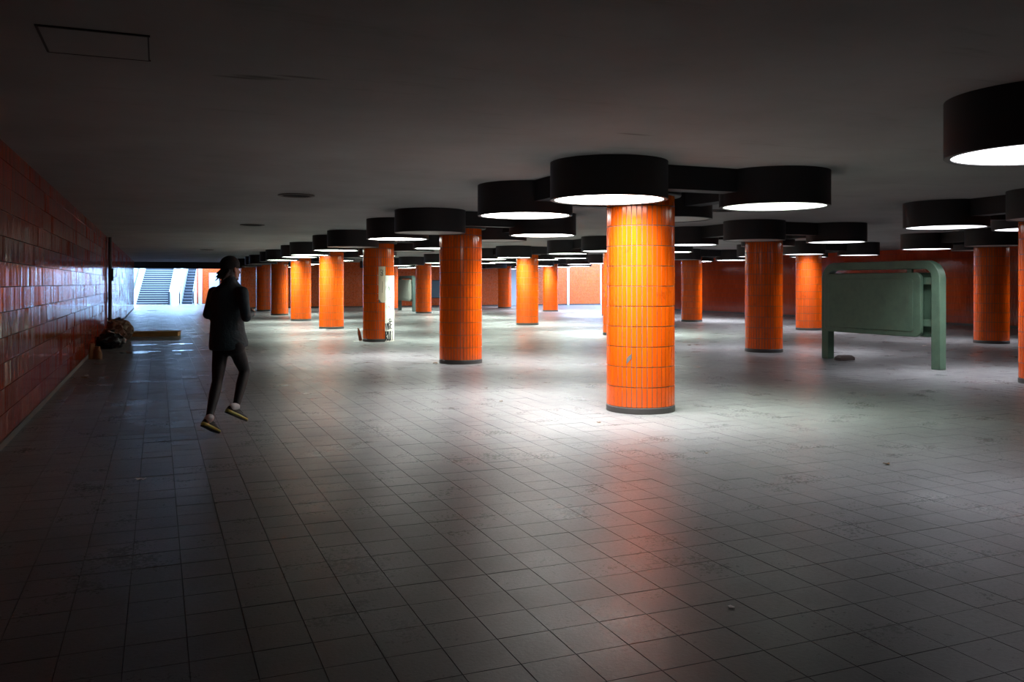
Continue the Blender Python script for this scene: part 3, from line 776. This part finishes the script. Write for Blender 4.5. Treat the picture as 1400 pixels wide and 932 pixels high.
# litter
def litter(px, py, size, material, label, cat, seed, name='litter_scrap', lift=0.02):
    q = at(px, py); rg = random.Random(seed); n = 9; top = []; 
    ring = [(size * (0.6 + 0.5 * rg.random()) * math.cos(6.283 * i / n), size * (0.6 + 0.5 * rg.random()) * math.sin(6.283 * i / n)) for i in range(n)]
    hs = [lift * rg.random() for _ in range(n)]
    mb = MB(); mb.add([(x, y, 0.002 + hh) for (x, y), hh in zip(ring, hs)] + [(0, 0, 0.003 + lift * 0.3)] + [(x, y, 0.005 + hh) for (x, y), hh in zip(ring, hs)] + [(0, 0, 0.006 + lift * 0.3)],
                      [((i + 1) % n, i, n) for i in range(n)] + [(n + 1 + i, n + 1 + (i + 1) % n, 2 * n + 1) for i in range(n)] + [(i, (i + 1) % n, n + 1 + (i + 1) % n, n + 1 + i) for i in range(n)])
    o = mb.build(name, material); o.location = (q.x, q.y, 0); o.rotation_euler = (0, 0, rg.random() * 6); tag(o, label, cat, 'litter on the floor')
LIT = [(193, 657, .05, 'paper', 'pale paper scrap alone on the dark floor near the red wall', 'scrap', 'litter_scrap'),
       (147, 549, .022, 'paper', 'tiny white scrap on the floor between red wall and runner', 'scrap', 'litter_scrap'),
       (100, 519, .07, 'leaf', 'dry leaf at the foot of the red wall, nearest the camera', 'leaf', 'dry_leaf'),
       (115, 517, .09, 'leaf', 'largest dry leaf on the floor below the paper bags', 'leaf', 'dry_leaf'),
       (127, 522, .06, 'leaf', 'dry leaf farthest from the red wall below the paper bags', 'leaf', 'dry_leaf'),
       (118, 514, .04, 'paper', 'small pale scrap among the dry leaves by the wall', 'scrap', 'litter_scrap'),
       (443, 450.5, .09, 'paper', 'pale scrap at the foot of the fourth walkway column', 'scrap', 'litter_scrap'),
       (449, 451.5, .07, 'leaf', 'leaf at the foot of the fourth walkway column', 'leaf', 'dry_leaf'),
       (488, 467, .12, 'paper', 'pale scrap on the floor beside the graffiti column', 'scrap', 'litter_scrap'),
       (595, 497, .06, 'leaf', 'small brown leaf beside the second walkway column base', 'leaf', 'dry_leaf'),
       (664, 531, .03, 'leaf', 'dark speck of leaf on the bright floor, farther one', 'leaf', 'dry_leaf'),
       (685, 549, .028, 'leaf', 'dark speck of leaf on the bright floor, nearer one', 'leaf', 'dry_leaf'),
       (819, 578, .03, 'leaf', 'dark speck near the foot of the largest column', 'leaf', 'dry_leaf'),
       (942, 472, .05, 'leaf', 'dark leaf on the floor behind the largest column', 'leaf', 'dry_leaf'),
       (1212, 635, .035, 'leaf', 'small dark leaf on the dim floor before the green board', 'leaf', 'dry_leaf'),
       (966, 620, .012, 'leaf', 'tiny dark crumb on the floor beyond the big column foot', 'scrap', 'litter_scrap'),
       (1000, 831, .018, 'paper', 'pale fleck on the dark tiles in the foreground', 'scrap', 'litter_scrap'),
       (1339, 482, .08, 'leaf', 'flat brown leaf on the floor behind the green board post', 'leaf', 'dry_leaf'),
       (1264, 473, .06, 'paper', 'pale scrap on the floor behind the green board panel', 'scrap', 'litter_scrap'),
       (208, 424.5, .35, 'leaf', 'dark scrap on the bright floor before the staircase', 'scrap', 'litter_scrap')]
for k, (px, py, s_, mm, lab, cat, nm) in enumerate(LIT): litter(px, py, s_, mm, lab, cat, 100 + k, nm, min(0.02, s_ * 0.4))

# ------------------------------------------------------------------ the runner
ZP = 9.05
def P(px, py, d=0.0): return deep(px, py, ZP + d)
feet = P(300, 595, -0.1); feet.z = 0
man = empty('person', feet); tag(man, 'person running away in dark jacket, black tights, cap and yellow-soled shoes', 'person')
def person_part(mb, name, material, voxel, smooth_it=6, parent=man, fac=0.5):
    mb.v = [tuple(Vector(v) - feet) for v in mb.v] if parent is man else mb.v
    o = mb.build(name, material, parent)
    r = o.modifiers.new('remesh', 'REMESH'); r.mode = 'VOXEL'; r.voxel_size = voxel; r.use_smooth_shade = True
    if smooth_it:
        s_ = o.modifiers.new('smooth', 'SMOOTH'); s_.iterations = smooth_it; s_.factor = fac
    return o
ray = (P(310, 420, 1.0) - P(310, 420, 0.0)); ray.z = 0; ray.normalize()
lat = Vector((ray.y, -ray.x, 0))
def dirv(yaw): return lat * math.sin(R(yaw)) + ray * math.cos(R(yaw))
HF = dirv(52); HR = Vector((HF.y, -HF.x, 0)); UP = Vector((0, 0, 1))      # head forward / its right
Hc = P(316, 366.5, 0.03)
hrot = Matrix((HR, HF, UP)).transposed()
def hp(x, y, z): return Hc + HR * x + HF * y + UP * z
BF = dirv(33); BR = Vector((BF.y, -BF.x, 0))
shL, shR = P(293, 400, 0.05), P(331, 400, -0.04)
elL, elR = P(284, 429.5, -0.06), P(336.5, 433.5, -0.16)
wrL, wrR = P(295, 426, 0.20), P(344, 428, 0.08)
hipL, hipR = P(302, 474, 0.04), P(322, 474, -0.03)
knL, knR = P(297, 521, -0.10), P(334.5, 507, 0.15)
anL, anR = P(286, 572, -0.36), P(322.5, 556, -0.12)
body = MB()
body.ellipsoid(hp(0, -0.012, 0.02), (0.074, 0.094, 0.098), hrot)
body.ellipsoid(hp(0, 0.030, -0.055), (0.056, 0.062, 0.070), hrot)           # jaw
body.capsule(hp(0, 0.088, -0.012), hp(0, 0.106, -0.045), 0.009, 0.014)      # nose
body.capsule(hp(0, 0.083, 0.012), hp(0, 0.088, -0.012), 0.010, 0.010)
body.capsule(hp(-0.022, 0.080, -0.083), hp(0.022, 0.080, -0.083), 0.009, 0.009)   # lips
body.ellipsoid(hp(0, 0.070, -0.112), (0.024, 0.022, 0.018), hrot)           # chin
for s_ in (-1, 1):
    body.ellipsoid(hp(s_ * 0.078, -0.012, -0.018), (0.010, 0.020, 0.034), hrot)   # ears
    body.capsule(hp(s_ * 0.028, 0.080, 0.020), hp(s_ * 0.045, 0.070, 0.018), 0.010, 0.008)   # brow
neck0 = P(313.5, 387, 0.0)
body.capsule(hp(0, -0.03, -0.07), neck0, 0.054, 0.058)
body.capsule(neck0, P(312, 408, 0.0), 0.052, 0.075); body.capsule(P(312, 408, 0.0), P(312, 440, 0.0), 0.085, 0.10); body.capsule(P(312, 440, 0), P(312, 462, 0), 0.10, 0.09)
body.capsule(shL, shR, 0.05, 0.05)
def hand(mb, wr, fwd, palm_n, side):
    """a loosely closed hand: palm, four curled fingers, thumb from the palm's side"""
    fwd = fwd.normalized(); n = (palm_n - fwd * palm_n.dot(fwd)).normalized(); s = n.cross(fwd).normalized() * side
    k0 = wr + fwd * 0.035
    for t in (-0.026, -0.009, 0.009, 0.026): mb.capsule(k0 + s * t * 0.75, wr + fwd * 0.088 + s * t, 0.015, 0.0125, 10, 4)
    for t, ln in ((0.030, 0.040), (0.010, 0.046), (-0.010, 0.043), (-0.029, 0.034)):
        a = wr + fwd * 0.092 + s * t; b = a + fwd * ln * 0.55 + n * ln * 0.75; c2 = b - fwd * ln * 0.35 + n * ln * 0.55; d2 = c2 - fwd * ln * 0.55 - n * 0.002
        mb.capsule(a, b, 0.0092, 0.0088, 10, 4); mb.capsule(b, c2, 0.0088, 0.0082, 10, 4); mb.capsule(c2, d2, 0.0082, 0.0074, 10, 4)
    t0 = wr + fwd * 0.040 + s * 0.030; t1 = t0 + fwd * 0.034 + s * 0.018 + n * 0.018; t2 = t1 + fwd * 0.026 - s * 0.010 + n * 0.018
    mb.capsule(t0, t1, 0.0125, 0.0105, 10, 4); mb.capsule(t1, t2, 0.0105, 0.0085, 10, 4)
for sh, el, wr, side in ((shL, elL, wrL, 1), (shR, elR, wrR, -1)):
    body.capsule(sh, el, 0.042, 0.037); body.capsule(el, wr, 0.037, 0.026)
    f_ = (wr - el).normalized(); hand(body, wr, f_, (BR * (1 if side == 1 else -1) - UP * 0.2), side)
    body.capsule(wr, wr + f_ * 0.04, 0.026, 0.024)
body.capsule(hipL, hipR, 0.078, 0.078)
for h_, k_, a_ in ((hipL, knL, anL), (hipR, knR, anR)):
    body.capsule(h_, k_, 0.062, 0.042); body.capsule(k_, k_.lerp(a_, 0.35), 0.044, 0.046); body.capsule(k_.lerp(a_, 0.35), a_, 0.046, 0.030)
# feet inside the shoes
heelL, toeL = P(276.5, 582, -0.43), P(298, 593.5, -0.21)
heelR, toeR = P(308.5, 563.5, -0.22), P(336, 575.5, -0.05)
toeL.z = max(toeL.z, 0.012)
for a_, he, to in ((anL, heelL, toeL), (anR, heelR, toeR)):
    m_ = he.lerp(to, 0.22) + UP * 0.045
    body.capsule(a_, m_, 0.030, 0.034); body.capsule(m_, he.lerp(to, 0.82) + UP * 0.03, 0.034, 0.026)
person_part(body, 'body', 'skin', 0.0052, 3)
for s_ in (-1, 1):
    e_ = MB().ellipsoid(hp(s_ * 0.031, 0.079, 0.004) - feet, (0.012, 0.010, 0.008), hrot, 12, 8).build('eye', 'hair', man, True)
# cap and hair
cap = MB()
cap.ellipsoid(hp(0, -0.018, 0.036), (0.090, 0.112, 0.096), hrot)
for v_i in range(len(cap.v)):
    v = Vector(cap.v[v_i]); lz = (v - Hc).z; ly = (v - Hc).dot(HF); low = -0.010 + ly * 0.28
    if lz < low: v.z = Hc.z + low; cap.v[v_i] = tuple(v)
cp_ = person_part(cap, 'cap', 'cap', 0.007, 4)
br = MB(); br.loft([[tuple(hp(x, y, z) - feet) for x, y, z in ((-w_, y0, z0), (0, y0 + 0.01, z0 + 0.012), (w_, y0, z0), (w_, y0, z0 - 0.006), (0, y0 + 0.01, z0 + 0.004), (-w_, y0, z0 - 0.006))] for w_, y0, z0 in ((0.075, 0.07, 0.022), (0.070, 0.11, 0.016), (0.045, 0.145, 0.006))])
br.build('cap_brim', 'cap', man)
hair = MB()
hair.ellipsoid(hp(-0.004, -0.048, -0.052), (0.082, 0.070, 0.095), hrot)
for i in range(16):
    t = i / 15 - 0.5; b0 = hp(t * 0.13, -0.085, -0.03 - 0.02 * (i % 3))
    hair.capsule(b0, b0 - HF * (0.035 + 0.012 * (i % 3)) - UP * (0.030 + 0.016 * (i % 4)) - lat * 0.014, 0.016, 0.005, 8, 3)
person_part(hair, 'hair', 'hair', 0.005, 2)
# jacket: torso lofted from its outline, sleeves added, one surface
jk = MB(); prof = [(384, 306, 324, 0.070), (388, 302, 327, 0.080), (392, 296, 331, 0.095), (397, 291, 334, 0.108), (404, 289, 335.5, 0.118), (415, 288.5, 335, 0.125), (428, 289, 333.5, 0.124), (440, 288.5, 333, 0.122), (452, 287.5, 334, 0.128), (464, 286.5, 337, 0.150), (472, 286.5, 338.5, 0.160), (478, 287.5, 338, 0.162)]
rings = []
for k, (py, x0, x1, dp) in enumerate(prof):
    c_ = P((x0 + x1) / 2, py, 0.0); hw = (x1 - x0) / 2 * ZP / FPX; ring = []
    for i in range(28):
        t = 2 * math.pi * i / 28; cs_, sn_ = math.cos(t), math.sin(t)
        wob = 1 + 0.02 * math.sin(3 * t + k * 0.9)
        q = c_ + lat * hw * cs_ * wob + ray * dp * sn_ * wob
        if k >= len(prof) - 2: q = q + UP * 0.035 * max(0, cs_)
        ring.append(tuple(q))
    rings.append(ring)
jk.loft(rings)
jk.capsule(shL, shR, 0.062, 0.062)
for sh, el, wr in ((shL, elL, wrL), (shR, elR, wrR)):
    jk.capsule(sh, sh.lerp(el, 0.5) , 0.068, 0.058); jk.capsule(sh.lerp(el, 0.5), el, 0.058, 0.052); jk.capsule(el, el.lerp(wr, 0.9), 0.052, 0.040)
jk.capsule(hp(-0.005, -0.040, -0.092), neck0, 0.066, 0.088)
person_part(jk, 'jacket', 'jacket', 0.011, 5)
tg = MB()
tg.capsule(hipL, hipR, 0.098, 0.098)
for h_, k_, a_ in ((hipL, knL, anL), (hipR, knR, anR)):
    tg.capsule(h_, h_.lerp(k_, 0.5), 0.086, 0.074); tg.capsule(h_.lerp(k_, 0.5), k_, 0.076, 0.056); tg.capsule(k_, k_.lerp(a_, 0.35), 0.055, 0.057); tg.capsule(k_.lerp(a_, 0.35), k_.lerp(a_, 0.93), 0.057, 0.038)
person_part(tg, 'tights', 'tights', 0.010, 4)
# socks and shoes
def shoe(he, to, an):
    fw = (to - he); ln = fw.length * 1.03; fw.normalize()
    sd = fw.cross(UP).normalized(); up = sd.cross(fw).normalized()
    def sp(x, y, z): return tuple(he + fw * x * ln + sd * y + up * z - feet)
    def ring(x, hw, z0, z1, n=16, top=1.0):
        out = []
        for i in range(n):
            t = 2 * math.pi * i / n; cs_, sn_ = math.cos(t), math.sin(t)
            y = hw * (abs(cs_) ** 0.6) * (1 if cs_ > 0 else -1); zz = (z0 + z1) / 2 + (z1 - z0) / 2 * (abs(sn_) ** 0.7) * (1 if sn_ > 0 else -1)
            if sn_ > 0.3: y *= top
            out.append(sp(x, y, zz))
        return out
    W = [(0.0, 0.022), (0.04, 0.033), (0.15, 0.038), (0.32, 0.036), (0.5, 0.039), (0.7, 0.047), (0.84, 0.045), (0.94, 0.034), (1.0, 0.014)]
    ms = MB().loft([ring(x, w_ + 0.003, 0.006 + 0.016 * max(0, x - 0.75) * 4 * 0.25, 0.006 + (0.036 if x < 0.5 else 0.036 - (x - 0.5) * 0.028)) for x, w_ in W]).build('midsole', 'midsole', man, True)
    MB().loft([ring(x, w_ + 0.001, -0.003 + 0.004 * max(0, x - 0.75) * 4, 0.008 + 0.004 * max(0, x - 0.75) * 4) for x, w_ in W]).build('outsole', 'rubber', man, True)
    U = [(0.02, 0.024, 0.070, 0.7), (0.08, 0.033, 0.088, 0.8), (0.22, 0.035, 0.092, 0.8), (0.36, 0.034, 0.088, 0.7), (0.5, 0.036, 0.076, 0.66), (0.68, 0.042, 0.062, 0.7), (0.84, 0.041, 0.052, 0.75), (0.93, 0.031, 0.044, 0.8), (0.985, 0.014, 0.034, 0.8)]
    up_ = MB().loft([ring(x, w_, 0.020, zt, 20, tp) for x, w_, zt, tp in U]).build('shoe_upper', 'shoe', man, True)
    lc = MB()
    for x in (0.42, 0.49, 0.56, 0.63): lc.capsule(sp(x, -0.020, 0.082 - (x - 0.42) * 0.08), sp(x + 0.02, 0.020, 0.082 - (x - 0.42) * 0.08), 0.0035, 0.0035, 6, 2)
    lc.build('laces', 'rubber', man, True)
    top = he.lerp(to, 0.20) + up * 0.075
    MB().capsule(tuple(top - feet), tuple(top.lerp(an, 0.55) + (an - top).normalized() * 0.02 - feet), 0.042, 0.042).build('sock', 'sock', man, True)
shoe(heelL, toeL, anL); shoe(heelR, toeR, anR)
